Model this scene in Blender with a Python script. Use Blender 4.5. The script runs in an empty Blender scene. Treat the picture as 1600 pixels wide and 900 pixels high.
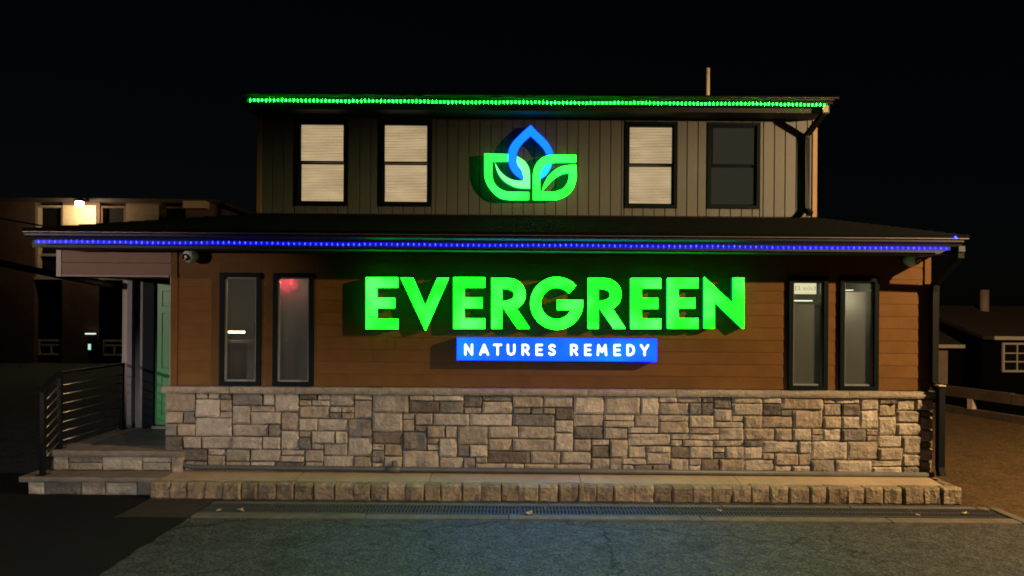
import bpy, bmesh, math, random
from mathutils import Vector, Matrix, noise
random.seed(7)
R = math.radians
sc = bpy.context.scene
C = bpy.context.collection

# ------------------------------------------------------------------ camera, sky, moon, exposure
CAM_H, CAM_D, F, ROLL, HZ = 2.58, 9.7, 1067.0, 0.0075, 480.0
cam = bpy.data.cameras.new('camera'); cam.sensor_width = 36; cam.lens = 36 * F / 1600
cam.shift_y = (HZ - 450) / 1600; cam.clip_start = 0.05; cam.clip_end = 2000
camo = bpy.data.objects.new('camera', cam); C.objects.link(camo)
camo.matrix_world = Matrix.Translation((0, -CAM_D, CAM_H)) @ Matrix.Rotation(R(90), 4, 'X') @ Matrix.Rotation(ROLL, 4, 'Z')
sc.camera = camo
w = bpy.data.worlds.new('World'); sc.world = w; w.use_nodes = True
wn = w.node_tree; bg = wn.nodes['Background']
sky = wn.nodes.new('ShaderNodeTexSky'); sky.sky_type = 'NISHITA'; sky.sun_disc = False
sky.sun_elevation = R(28); sky.sun_rotation = R(150); sky.altitude = 50
wn.links.new(sky.outputs[0], bg.inputs[0]); bg.inputs[1].default_value = 0.00035
moon = bpy.data.lights.new('moon', 'SUN'); moon.energy = 0.004; moon.angle = R(0.5); moon.color = (1, .93, .82)
mo = bpy.data.objects.new('moon', moon); C.objects.link(mo); mo.rotation_euler = (R(62), 0, R(30)); mo.location = (4, -12, 14)
vs = sc.view_settings; vs.view_transform = 'Standard'; vs.look = 'None'; vs.exposure = 0; vs.gamma = 1; vs.use_curve_mapping = False
sc.cycles.use_denoising = True; sc.cycles.sample_clamp_indirect = 4; sc.cycles.max_bounces = 6
sc.cycles.use_light_tree = True; sc.cycles.filter_width = 1.8; sc.cycles.caustics_reflective = False; sc.cycles.caustics_refractive = False

# ------------------------------------------------------------------ measuring: photo position -> metres on a plane Y
def W(x, y, Y=0.0):
    dx, dy = x - 800, y - HZ; c, s = math.cos(ROLL), math.sin(ROLL)
    k = (Y + CAM_D) / F
    return Vector(((dx * c + dy * s) * k, Y, CAM_H - (-dx * s + dy * c) * k))

# ------------------------------------------------------------------ materials
MATS = {}
def mat(name, col, rough=.7, metal=0, var=.0, vscale=6, bump=0, bscale=40, col2=None, rnd=0, spec=.4, stain=0, bdist=.02, ramp=(.35, .68)):
    """Principled with noise colour variation, object-random value and bump."""
    if name in MATS: return MATS[name]
    m = bpy.data.materials.new(name); m.use_nodes = True; nt = m.node_tree; N = nt.nodes; L = nt.links
    b = N['Principled BSDF']; b.inputs['Roughness'].default_value = rough; b.inputs['Metallic'].default_value = metal
    b.inputs['Specular IOR Level'].default_value = spec
    c2 = col2 or tuple(v * (1 - var) for v in col)
    tc = N.new('ShaderNodeTexCoord'); oi = N.new('ShaderNodeObjectInfo')
    off = N.new('ShaderNodeVectorMath'); off.operation = 'MULTIPLY_ADD'
    L.new(oi.outputs['Random'], off.inputs[0]); off.inputs[1].default_value = (37, 53, 71); L.new(tc.outputs['Object'], off.inputs[2])
    n1 = N.new('ShaderNodeTexNoise'); n1.inputs['Scale'].default_value = vscale; n1.inputs['Detail'].default_value = 6; n1.inputs['Roughness'].default_value = .65
    L.new(off.outputs[0], n1.inputs[0])
    rp = N.new('ShaderNodeValToRGB'); rp.color_ramp.elements[0].position = ramp[0]; rp.color_ramp.elements[1].position = ramp[1]
    rp.color_ramp.elements[0].color = (*col, 1); rp.color_ramp.elements[1].color = (*c2, 1)
    L.new(n1.outputs[0], rp.inputs[0]); out = rp.outputs[0]
    if rnd:
        hv = N.new('ShaderNodeHueSaturation'); mr = N.new('ShaderNodeMapRange')
        mr.inputs[3].default_value = 1 - rnd; mr.inputs[4].default_value = 1 + rnd
        L.new(oi.outputs['Random'], mr.inputs[0]); L.new(mr.outputs[0], hv.inputs['Value']); L.new(out, hv.inputs['Color']); out = hv.outputs[0]
    if stain:
        n3 = N.new('ShaderNodeTexNoise'); n3.inputs['Scale'].default_value = vscale * .22; n3.inputs['Detail'].default_value = 4
        L.new(off.outputs[0], n3.inputs[0])
        mr2 = N.new('ShaderNodeMapRange'); mr2.inputs[1].default_value = .35; mr2.inputs[2].default_value = .7; mr2.inputs[3].default_value = 1; mr2.inputs[4].default_value = 1 - stain
        L.new(n3.outputs[0], mr2.inputs[0])
        mx = N.new('ShaderNodeVectorMath'); mx.operation = 'SCALE'; L.new(out, mx.inputs[0]); L.new(mr2.outputs[0], mx.inputs['Scale']); out = mx.outputs[0]
    L.new(out, b.inputs['Base Color'])
    if bump:
        n2 = N.new('ShaderNodeTexNoise'); n2.inputs['Scale'].default_value = bscale; n2.inputs['Detail'].default_value = 5; n2.inputs['Roughness'].default_value = .6
        L.new(off.outputs[0], n2.inputs[0])
        bp = N.new('ShaderNodeBump'); bp.inputs['Strength'].default_value = bump; bp.inputs['Distance'].default_value = bdist
        L.new(n2.outputs[0], bp.inputs['Height']); L.new(bp.outputs[0], b.inputs['Normal'])
    MATS[name] = m; return m
def emit(name, col, strength, col2=None, scale=4, rvar=0):
    if name in MATS: return MATS[name]
    m = bpy.data.materials.new(name); m.use_nodes = True; nt = m.node_tree; N = nt.nodes; L = nt.links
    b = N['Principled BSDF']; b.inputs['Base Color'].default_value = (.02, .02, .02, 1); b.inputs['Roughness'].default_value = .35
    b.inputs['Specular IOR Level'].default_value = .1
    b.inputs['Emission Strength'].default_value = strength; b.inputs['Emission Color'].default_value = (*col, 1)
    if col2:
        tc = N.new('ShaderNodeTexCoord'); n = N.new('ShaderNodeTexNoise'); n.inputs['Scale'].default_value = scale; n.inputs['Detail'].default_value = 1
        rp = N.new('ShaderNodeValToRGB'); rp.color_ramp.elements[0].position = .42; rp.color_ramp.elements[1].position = .72
        rp.color_ramp.elements[0].color = (*col, 1); rp.color_ramp.elements[1].color = (*col2, 1)
        L.new(tc.outputs['Object'], n.inputs[0]); L.new(n.outputs[0], rp.inputs[0]); L.new(rp.outputs[0], b.inputs['Emission Color'])
    if rvar:
        oi = N.new('ShaderNodeObjectInfo'); mr = N.new('ShaderNodeMapRange'); mr.inputs[3].default_value = strength * (1 - rvar); mr.inputs[4].default_value = strength * (1 + rvar)
        L.new(oi.outputs['Random'], mr.inputs[0]); L.new(mr.outputs[0], b.inputs['Emission Strength'])
    MATS[name] = m; return m
def glass(name, film=0.0, tint=(1, 1, 1)):
    """window glass: transparent with fresnel gloss; film>0 adds a frosted translucent film."""
    m = bpy.data.materials.new(name); m.use_nodes = True; nt = m.node_tree; N = nt.nodes; L = nt.links
    N.remove(N['Principled BSDF']); o = N['Material Output']
    tr = N.new('ShaderNodeBsdfTransparent'); tr.inputs[0].default_value = (*tint, 1)
    gl = N.new('ShaderNodeBsdfGlossy'); gl.inputs['Roughness'].default_value = .03 if not film else .25
    fr = N.new('ShaderNodeFresnel'); fr.inputs[0].default_value = 1.45
    base = tr
    if film:
        tl = N.new('ShaderNodeBsdfTranslucent'); tl.inputs[0].default_value = (.62, .64, .58, 1)
        df = N.new('ShaderNodeBsdfDiffuse'); df.inputs[0].default_value = (.05, .055, .05, 1)
        a = N.new('ShaderNodeAddShader'); L.new(tl.outputs[0], a.inputs[0]); L.new(df.outputs[0], a.inputs[1])
        mm = N.new('ShaderNodeMixShader'); mm.inputs[0].default_value = film; L.new(tr.outputs[0], mm.inputs[1]); L.new(a.outputs[0], mm.inputs[2]); base = mm
    mx = N.new('ShaderNodeMixShader'); L.new(fr.outputs[0], mx.inputs[0]); L.new(base.outputs[0], mx.inputs[1]); L.new(gl.outputs[0], mx.inputs[2])
    L.new(mx.outputs[0], o.inputs[0]); MATS[name] = m; return m

STONES = [mat('stone_buff', (.46, .40, .325), .85, var=.32, vscale=11, bump=.8, bscale=17, rnd=.14, stain=.3, bdist=.045),
          mat('stone_cream', (.53, .47, .39), .85, var=.28, vscale=10, bump=.8, bscale=19, rnd=.12, stain=.28, bdist=.045),
          mat('stone_tan', (.42, .345, .26), .85, var=.34, vscale=12, bump=.85, bscale=16, rnd=.14, stain=.3, bdist=.045),
          mat('stone_grey', (.235, .215, .195), .85, var=.35, vscale=11, bump=.85, bscale=18, rnd=.2, stain=.25, bdist=.045),
          mat('stone_umber', (.20, .165, .135), .85, var=.35, vscale=11, bump=.85, bscale=18, rnd=.2, stain=.25, bdist=.045)]
M_mortar = mat('mortar', (.075, .064, .054), .95, bump=.3)
M_cap = mat('cap_stone', (.40, .34, .27), .85, var=.35, vscale=20, bump=.8, bscale=40, stain=.25, bdist=.03)
M_slab = mat('step_slab', (.26, .22, .18), .85, var=.3, vscale=10, bump=.5, bscale=50, stain=.3)
M_kerb = mat('kerb_granite', (.36, .285, .195), .9, var=.4, vscale=16, bump=.9, bscale=20, rnd=.28, stain=.4, bdist=.05)
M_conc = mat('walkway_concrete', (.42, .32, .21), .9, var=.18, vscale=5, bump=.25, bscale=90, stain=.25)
M_dconc = mat('drain_concrete', (.15, .125, .10), .9, var=.3, vscale=9, bump=.35, bscale=70, stain=.35)
M_iron = mat('cast_iron', (.07, .066, .073), .55, metal=.3, var=.3, vscale=12, bump=.2)
M_pit = mat('drain_pit', (.008, .007, .006), .95)
M_side = mat('orange_siding', (.166, .080, .025), .62, var=.16, vscale=5, bump=.12, bscale=60, rnd=.035, stain=.2, spec=.08)
M_vside = mat('grey_siding', (.128, .130, .128), .6, var=.1, vscale=6, bump=.1, bscale=50, rnd=.05)
M_sheath = mat('wall_sheathing', (.05, .035, .025), .9)
M_trimL = mat('lavender_trim', (.19, .18, .20), .6, var=.12)
M_trimW = mat('pale_trim', (.46, .40, .34), .6, var=.15)
M_black = mat('black_metal', (.006, .007, .009), .55, var=.2, spec=.12)
M_frame = mat('dark_window_frame', (.005, .010, .012), .55, var=.15, spec=.06)
M_gut = mat('bronze_gutter', (.022, .021, .022), .45, metal=.2, var=.2)
M_lip = mat('drip_edge', (.22, .19, .17), .45, metal=.4, var=.2)
M_sof = mat('soffit', (.06, .065, .062), .7); M_fas = mat('fascia_board', (.026, .028, .03), .6)
M_shing = mat('asphalt_shingle', (.006, .007, .007), .95, var=.4, vscale=16, bump=.7, bscale=60, spec=.08)
M_door = mat('green_door', (.06, .28, .105), .4, var=.05, spec=.4)
M_white = mat('white_plastic', (.62, .6, .58), .4, var=.08)
M_lens = mat('black_lens', (.004, .004, .005), .08, spec=.8)
M_pvc = mat('grey_pvc', (.10, .105, .10), .5, var=.3, vscale=5)
M_asph = mat('asphalt', (.110, .105, .098), .82, vscale=46, bump=1.0, bscale=30, col2=(.020, .020, .0195), stain=.5, spec=.35, bdist=.035, ramp=(.40, .60))
def weather_asphalt(m):
    nt = m.node_tree; N = nt.nodes; L = nt.links; b = N['Principled BSDF']; src = b.inputs['Base Color'].links[0].from_socket
    tc = N.new('ShaderNodeTexCoord'); ns = N.new('ShaderNodeTexNoise'); ns.inputs['Scale'].default_value = 1.6; ns.inputs['Detail'].default_value = 5
    L.new(tc.outputs['Object'], ns.inputs[0]); ad = N.new('ShaderNodeVectorMath'); ad.operation = 'MULTIPLY_ADD'
    L.new(ns.outputs['Color'], ad.inputs[0]); ad.inputs[1].default_value = (.9, .9, 0); L.new(tc.outputs['Object'], ad.inputs[2])
    vo = N.new('ShaderNodeTexVoronoi'); vo.feature = 'DISTANCE_TO_EDGE'; vo.inputs['Scale'].default_value = .38; L.new(ad.outputs[0], vo.inputs['Vector'])
    r1 = N.new('ShaderNodeMapRange'); r1.inputs[1].default_value = .002; r1.inputs[2].default_value = .007; r1.inputs[3].default_value = .25; r1.inputs[4].default_value = 1; L.new(vo.outputs['Distance'], r1.inputs[0])
    n2 = N.new('ShaderNodeTexNoise'); n2.inputs['Scale'].default_value = 1.1; n2.inputs['Detail'].default_value = 3; L.new(tc.outputs['Object'], n2.inputs[0])
    r2 = N.new('ShaderNodeMapRange'); r2.inputs[1].default_value = .60; r2.inputs[2].default_value = .70; r2.inputs[3].default_value = 1; r2.inputs[4].default_value = .5; L.new(n2.outputs[0], r2.inputs[0])
    mu = N.new('ShaderNodeMath'); mu.operation = 'MULTIPLY'; L.new(r1.outputs[0], mu.inputs[0]); L.new(r2.outputs[0], mu.inputs[1])
    sc_ = N.new('ShaderNodeVectorMath'); sc_.operation = 'SCALE'; L.new(src, sc_.inputs[0]); L.new(mu.outputs[0], sc_.inputs['Scale']); L.new(sc_.outputs[0], b.inputs['Base Color'])
weather_asphalt(M_asph)
M_alley = mat('lamplit_alley_asphalt', (.115, .070, .026), .85, vscale=24, bump=.8, bscale=30, col2=(.055, .034, .013), stain=.35, spec=.25, bdist=.03, ramp=(.40, .60))  # brown tint carries the orange lamplight of the alley
M_asph2 = mat('shade_asphalt', (.008, .008, .008), .9, var=.35, vscale=20, bump=.6, bscale=60, stain=.3, spec=.2)  # near-black: shade at the left of the lot put into the colour
M_leaf = mat('dry_leaf', (.42, .31, .19), .8, var=.4, vscale=30)
M_brick = mat('far_brick', (.13, .072, .042), .9, var=.3, vscale=3, bump=.3, stain=.3)
M_dark = mat('dark_window', (.008, .008, .009), .7, spec=.05)
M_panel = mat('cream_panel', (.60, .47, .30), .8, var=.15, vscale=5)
M_shing2 = mat('brown_shingle', (.036, .025, .017), .95, var=.35, vscale=5, bump=.6, bscale=30)
M_hwall = mat('dark_house_wall', (.003, .003, .005), .9, var=.2, spec=.03)
M_wood = mat('weathered_timber', (.085, .06, .04), .9, var=.4, vscale=7, bump=.4, stain=.3)
M_galv = mat('galvanised_pole', (.25, .25, .25), .5, metal=.6, var=.2)
M_wallin = mat('interior_wall', (.34, .34, .29), .8, var=.05)
M_desk = mat('counter', (.22, .21, .17), .6)
M_cable = mat('cable', (.008, .008, .008), .7)
G_clear = glass('clear_glass', 0, (.9, .95, .92)); G_frost = glass('frosted_glass', .93); G_dim = glass('dusty_glass', .15); G_haze = glass('hazy_glass', .38)

# ------------------------------------------------------------------ helpers
def mesh_of(bm, smooth=False):
    me = bpy.data.meshes.new('m')
    bmesh.ops.recalc_face_normals(bm, faces=bm.faces[:])
    bm.to_mesh(me); bm.free()
    if smooth: me.polygons.foreach_set('use_smooth', [True] * len(me.polygons))
    return me
def origin(o):
    v = Vector((0, 0, 0))
    while o: v = v + o.location; o = o.parent
    return v
def obj(name, me, m, parent=None, loc=None):
    """mesh in world metres (loc None) or about its own origin (loc given, world)."""
    o = bpy.data.objects.new(name, me); C.objects.link(o)
    if m and not me.materials: me.materials.append(m)
    po = origin(parent)
    if parent: o.parent = parent
    if loc is None:
        if parent and po.length: me.transform(Matrix.Translation(-po))
    else: o.location = Vector(loc) - po
    return o
def tag(o, label=None, cat=None, group=None, kind=None):
    if label: o['label'] = label
    if cat: o['category'] = cat
    if group: o['group'] = group
    if kind: o['kind'] = kind
    return o
def thing(name, label, cat, loc=(0, 0, 0), group=None):
    o = bpy.data.objects.new(name, None); C.objects.link(o); o.location = loc; o.empty_display_size = .2
    return tag(o, label, cat, group)
def box(bm, x0, x1, y0, y1, z0, z1):
    v = [bm.verts.new((x, y, z)) for x in (x0, x1) for y in (y0, y1) for z in (z0, z1)]
    for f in ((0, 1, 3, 2), (4, 6, 7, 5), (0, 4, 5, 1), (2, 3, 7, 6), (0, 2, 6, 4), (1, 5, 7, 3)): bm.faces.new([v[i] for i in f])
def B(*boxes, bevel=0):
    bm = bmesh.new()
    for b in boxes: box(bm, *b)
    if bevel: bmesh.ops.bevel(bm, geom=bm.edges[:], offset=bevel, segments=1, affect='EDGES')
    return mesh_of(bm)
def tube_bm(bm, pts, r, n=8, square=False, cap=True):
    pts = [Vector(p) for p in pts]; rings = []
    if square: n = 4
    up = Vector((0, 0, 1))
    for i, p in enumerate(pts):
        d = ((pts[min(i + 1, len(pts) - 1)] - p).normalized() + (p - pts[max(i - 1, 0)]).normalized()).normalized()
        ref = up if abs(d.z) < .92 else Vector((0, 1, 0))
        a = d.cross(ref).normalized(); b = a.cross(d).normalized()
        rr = r[i] if isinstance(r, (list, tuple)) else r
        rings.append([bm.verts.new(p + (a * math.cos(t) + b * math.sin(t)) * rr * (1.35 if square else 1)) for t in [2 * math.pi * (k + (.5 if square else 0)) / n for k in range(n)]])
    for A_, B_ in zip(rings, rings[1:]):
        # align the rings so the sweep does not twist
        best = min(range(n), key=lambda s: sum((A_[k].co - B_[(k + s) % n].co).length for k in range(n)))
        for k in range(n):
            bm.faces.new((A_[k], A_[(k + 1) % n], B_[(k + 1 + best) % n], B_[(k + best) % n]))
    if cap: bm.faces.new(rings[0]); bm.faces.new(rings[-1])
def T(pts, r, n=8, square=False, smooth=True):
    bm = bmesh.new(); tube_bm(bm, pts, r, n, square); return mesh_of(bm, smooth and not square)
def rough_block(wd, dp, ht, nx=5, nz=4, amp=.012, edge=.02, seed=0, top=False):
    """stone: rough rounded front (-Y) face, sides going back. centred in X,Z, back at y=0"""
    bm = bmesh.new(); rows = []
    sv = Vector((seed * 7.13, seed * 3.7, seed * 1.9))
    us = [0, .07, .35, .65, .93, 1] if nx == 5 else [i / nx for i in range(nx + 1)]
    vsn = [0, .12, .5, .88, 1] if nz == 4 else [i / nz for i in range(nz + 1)]
    for j, v in enumerate(vsn):
        row = []
        for i, u in enumerate(us):
            x, z = (u - .5) * wd, (v - .5) * ht
            nv = noise.noise(Vector((x * 9, z * 9, 0)) + sv)
            ed = i in (0, nx) or j in (0, nz)
            y = -dp + (edge if ed else 0) + nv * amp * (1 if not ed else .6)
            if not ed: y += noise.noise(Vector((x * 22, z * 22, 3)) + sv) * amp * .6
            jx = noise.noise(Vector((x * 6, z * 6, 9)) + sv) * .008; jz = noise.noise(Vector((x * 6, z * 6, 19)) + sv) * .006
            row.append(bm.verts.new((x + jx, y, z + jz)))
        rows.append(row)
    for j in range(nz):
        for i in range(nx): bm.faces.new((rows[j][i], rows[j][i + 1], rows[j + 1][i + 1], rows[j + 1][i]))
    ring = rows[0][:] + [rows[j][nx] for j in range(1, nz + 1)] + rows[nz][-2::-1] + [rows[j][0] for j in range(nz - 1, 0, -1)]
    back = [bm.verts.new((p.co.x, 0, p.co.z)) for p in ring]
    for k in range(len(ring)): bm.faces.new((ring[k], ring[(k + 1) % len(ring)], back[(k + 1) % len(ring)], back[k]))
    return mesh_of(bm)
def curve_mesh(loops, depth):
    """filled outline(s) in X,Z (holes allowed), thickness 2*depth about y=0"""
    cu = bpy.data.curves.new('c', 'CURVE'); cu.dimensions = '2D'; cu.fill_mode = 'BOTH'; cu.extrude = depth
    for lp in loops:
        sp = cu.splines.new('POLY'); sp.points.add(len(lp) - 1); sp.use_cyclic_u = True
        for p, q in zip(sp.points, lp): p.co = (q[0], q[1], 0, 1)
    o = bpy.data.objects.new('c', cu); C.objects.link(o)
    me = bpy.data.meshes.new_from_object(o); bpy.data.objects.remove(o); bpy.data.curves.remove(cu)
    me.transform(Matrix.Rotation(R(90), 4, 'X')); return me
def smooth_loop(pts, n=7):
    """closed loop; a point with a third item is a corner, the rest are joined by Catmull-Rom"""
    N_ = len(pts); P = [Vector((p[0], p[1])) for p in pts]; cr = [len(p) > 2 for p in pts]; out = []
    for i in range(N_):
        p1, p2 = P[i], P[(i + 1) % N_]
        if cr[i] and cr[(i + 1) % N_]: out.append(p1); continue
        p0 = p1 if cr[i] else P[i - 1]; p3 = p2 if cr[(i + 1) % N_] else P[(i + 2) % N_]
        for k in range(n):
            t = k / n
            out.append(.5 * ((2 * p1) + (p2 - p0) * t + (2 * p0 - 5 * p1 + 4 * p2 - p3) * t * t + (3 * p1 - p0 - 3 * p2 + p3) * t ** 3))
    return [(v.x, v.y) for v in out]
def lathe(prof, n=20, smooth=True):
    bm = bmesh.new(); rings = []
    for r, z in prof: rings.append([bm.verts.new((r * math.cos(2 * math.pi * k / n), r * math.sin(2 * math.pi * k / n), z)) for k in range(n)])
    for a, b in zip(rings, rings[1:]):
        for k in range(n): bm.faces.new((a[k], a[(k + 1) % n], b[(k + 1) % n], b[k]))
    bm.faces.new(rings[0]); bm.faces.new(rings[-1]); return mesh_of(bm, smooth)

# ------------------------------------------------------------------ ground
def ground_z(x, y):
    d = (x - (12.3 - .32 * (y - 4)))              # beyond the timber guard rail the land falls away
    t = min(max((d - .6) / 3.0, 0), 1); return -1.9 * t * t * (3 - 2 * t)
bm = bmesh.new()
gx = [-400, -120, -50, -30, -20, -10, 0, 6, 8, 9, 10, 10.6, 11.2, 11.8, 12.4, 13, 13.6, 14.2, 15, 16, 17, 19, 24, 40, 120, 400]
gy = [-200, -60, -30, -20, -12, -8, -4, 0, 3, 5, 7, 9, 11, 13, 16, 20, 26, 40, 100, 400]
gv = [[bm.verts.new((x, y, ground_z(x, y))) for x in gx] for y in gy]
for j in range(len(gy) - 1):
    for i in range(len(gx) - 1): bm.faces.new((gv[j][i], gv[j][i + 1], gv[j + 1][i + 1], gv[j + 1][i]))
tag(obj('parking_lot_ground', mesh_of(bm, True), M_asph), kind='structure')
def sheet(name, pts, z, m):
    bm = bmesh.new(); bm.faces.new([bm.verts.new((x, y, z)) for x, y in pts]); return tag(obj(name, mesh_of(bm), m), kind='structure')
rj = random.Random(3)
sheet('shade_asphalt', [(-17, -16), (-3.92, -16)] + [(-3.90 + rj.uniform(-.03, .03), -9 + k * .14 + rj.uniform(-.04, .04)) for k in range(53)] + [(-3.90, -1.46), (-4.79, -1.45), (-4.78, -.3), (-6.4, -.2), (-6.4, .5), (-9, .9), (-17, 1.6)], .005, M_asph2)  # dark sheet standing in for the shade at lower left
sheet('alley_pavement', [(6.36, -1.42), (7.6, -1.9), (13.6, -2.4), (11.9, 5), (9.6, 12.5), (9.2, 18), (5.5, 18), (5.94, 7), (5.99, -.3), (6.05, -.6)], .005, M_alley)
sheet('warm_light_strip', [(-4.77, -1.44), (-3.9, -1.44), (-3.9, -.66), (-4.77, -.66)], .009, mat('warm_lit_ground', (.035, .022, .016), .95, var=.4, vscale=12, bump=.4))  # warm lamplight on the ground, put into a brown sheet's colour

# trench drain in front of the kerb
DX0, DX1 = -3.88, 6.2
dr = thing('trench_drain', 'long dark cast iron trench drain grating in front of the granite kerb', 'drain', (0, -1.1, 0))
obj('channel', B((DX0 + .02, DX1 - .02, -1.28, -.88, .0045, .009)), M_pit, dr)
for y0, y1 in ((-.885, -.795), (-1.44, -1.275)):
    x = DX0
    while x < DX1 - .05:
        L_ = min(random.uniform(1.6, 2.8), DX1 - x)
        obj('concrete_border', B((x + .006, x + L_ - .006, y0, y1, -.05, .022 + random.uniform(-.003, .003)), bevel=.008), M_dconc, dr); x += L_
obj('concrete_border', B((DX1 + .005, DX1 + .13, -1.44, -.795, -.05, .022), bevel=.008), M_dconc, dr)
gl_ = .99
bm = bmesh.new()
for y0, y1 in ((-1.27, -1.235), (-1.095, -1.065), (-.925, -.89)): box(bm, -gl_ / 2 + .004, gl_ / 2 - .004, y0, y1, .0, .016)
nb = 22
for k in range(nb + 1):
    x = -gl_ / 2 + .012 + k * (gl_ - .024) / nb
    for y0, y1 in ((-1.236, -1.094), (-1.066, -.924)): box(bm, x - .0105, x + .0105, y0, y1, .0, .0145)
bm.transform(Matrix.Translation((0, 1.1, 0)))
grate_me = mesh_of(bm)
for k in range(10): obj('grate', grate_me, M_iron, dr, (DX0 + .52 + k * .995, -1.1 + random.uniform(-.004, .004), .008 + random.uniform(0, .003)))

# raised walkway with granite kerb blocks
wk = tag(obj('walkway', B((-4.72, 5.86, -.50, -.03, 0, .095)), M_mortar), kind='structure')
wx = [-4.70, -2.9, -1.1, .95, 3.1, 5.83]
for a, b in zip(wx, wx[1:]):
    bm = bmesh.new(); box(bm, a + .005, b - .005, -.52, -.04, .10, .262); dz = random.uniform(-.003, .003)
    for v in bm.verts:
        if v.co.z > .2: v.co.z = (.262 if v.co.y > -.1 else .222) + dz
    obj('paving_slab', mesh_of(bm), M_conc, wk)
kb = tag(obj('kerb', B((-4.74, 5.86, -.60, -.505, 0, .17)), M_mortar), kind='structure')
x = -4.80; k = 0
while x < 5.95:
    wd = random.uniform(.215, .285)
    if x + wd > 5.82: wd = 5.98 - x
    me = rough_block(wd - random.uniform(.002, .012), .15, (.232 + random.uniform(-.010, .006)), 5, 4, .034, .024, seed=k + 400)
    o = obj('kerb_block', me, M_kerb, kb, (x + wd / 2, -.497 + random.uniform(-.012, .012), .106)); o.rotation_euler = (R(random.uniform(-2, 2)), R(random.uniform(-1, 1)), R(random.uniform(-2.5, 2.5)))
    x += wd; k += 1
for q in range(2):
    me = rough_block(.22, .14, .235, 5, 4, .02, .03, seed=500 + q)
    o = obj('kerb_block', me, M_kerb, kb, (5.865, -.36 + q * .23, .108)); o.rotation_euler = (0, 0, R(90))

# ------------------------------------------------------------------ main building
XL, XR = -4.83, 5.93
bd = thing('shop_building', 'two storey shop with orange siding, stone veneer base and dark windows', 'building', (0.5, 0, .24))
ZCAP0, ZCAP1, ZS = 1.345, 1.432, 3.345
wins = [(-4.136, -3.555), (-3.382, -2.809), (3.918, 4.473), (4.645, 5.19)]; WZ0, WZ1 = 1.447, 3.03
# sheathing with real openings
bx = []; edges = [XL] + [v for w_ in wins for v in w_] + [XR]
for i in range(0, len(edges), 2): bx.append((edges[i], edges[i + 1], 0, .12, .2, 3.5))
for a, b in wins: bx += [(a + .001, b - .001, .001, .119, .201, WZ0), (a + .001, b - .001, .001, .119, WZ1, 3.499)]
bx += [(XR - .1, XR, .121, 7, .0, 3.5), (XL, XL + .1, .121, 1.6, .2, 3.5), (-6.42, XL - .001, 1.60, 1.72, .0, 3.5), (-6.42, -6.32, 1.721, 7, 0, 3.5), (-6.42, XR, 7.001, 7.1, 0, 3.5)]
wall = obj('wall', B(*bx), M_sheath, bd)
# lap siding, course by course, cut at the windows
zc = ZCAP1 + .012; ch = .1745
course = 0
while zc < ZS - .02:
    z1 = min(zc + ch, ZS)
    def lap(u, v, za, zb):
        f = lambda z: -.0140 + .0055 * (z - zc) / ch
        bm = bmesh.new(); P = [(0, za), (f(za), za), (f(zb), zb - .001), (0, zb - .001)]
        va = [bm.verts.new((u + .0015, p[0], p[1])) for p in P]; vb = [bm.verts.new((v - .0015, p[0], p[1])) for p in P]
        for q in range(4): bm.faces.new((va[q], va[(q + 1) % 4], vb[(q + 1) % 4], vb[q]))
        bm.faces.new(va); bm.faces.new(vb); obj('siding_board', mesh_of(bm), M_side, wall)
    blocks = [(a - .004, b + .004) for a, b in wins if WZ1 + .012 > zc + .004 and WZ0 - .012 < z1 - .004]
    x = XL + .09; spans = []
    for a, b in blocks:
        spans.append((x, a)); x = b
        if WZ1 + .012 < z1 - .02: lap(a, b, WZ1 + .012, z1)
    spans.append((x, XR - .09))
    for a, b in spans:
        cuts = [a]; xj = XL - random.uniform(0, 3.0)
        while xj < b:
            if xj > a + .4 and xj < b - .4: cuts.append(xj)
            xj += 3.66
        cuts.append(b)
        for u, v in zip(cuts, cuts[1:]): lap(u, v, zc, z1)
    zc += ch; course += 1
obj('corner_board', B((XL + .001, XL + .088, -.03, 0, ZCAP1 + .005, ZS), bevel=.003), M_side, bd)
obj('corner_board', B((XR - .088, XR + .002, -.03, 0, ZCAP1 + .005, ZS), bevel=.003), M_side, bd)
# stone veneer: one mesh per stone on a mortar bed
vn = obj('stone_veneer', B((XL - .02, XR - .002, -.055, -.001, .16, ZCAP0 - .002)), M_mortar, bd)
SX0, SX1, SZ0, SZ1 = XL - .035, XR - .0, .205, ZCAP0 - .004
cols, rws = 126, 13
cw, chh = (SX1 - SX0) / cols, (SZ1 - SZ0) / rws
grid = [[-1] * cols for _ in range(rws)]
rnd = random.Random(11); cnt = 0
shapes = [(4, 2), (5, 2), (3, 2), (5, 3), (4, 3), (3, 3), (2, 2), (6, 2), (4, 1), (5, 1), (3, 1), (2, 3), (6, 3), (2, 1), (7, 2), (4, 2), (5, 2), (3, 2)]
order = [(r, c) for r in range(rws) for c in range(cols)]
rects = []
for r, c in order:
    if grid[r][c] >= 0: continue
    mw = 0
    while c + mw < cols and grid[r][c + mw] < 0: mw += 1
    cand = shapes[:]; rnd.shuffle(cand); pick = None
    for (a, b) in cand:
        if a <= mw and r + b <= rws and (mw - a) != 1 and (rws - r - b) != 0.5:
            if b >= 2 and a < b - 0: continue
            pick = (a, b); break
    if not pick: pick = (mw if mw <= 3 else 2, 1)
    a, b = pick
    for rr in range(r, r + b):
        for cc in range(c, c + a): grid[rr][cc] = cnt
    rects.append((c, r, a, b)); cnt += 1
print('stones', len(rects))
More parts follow.
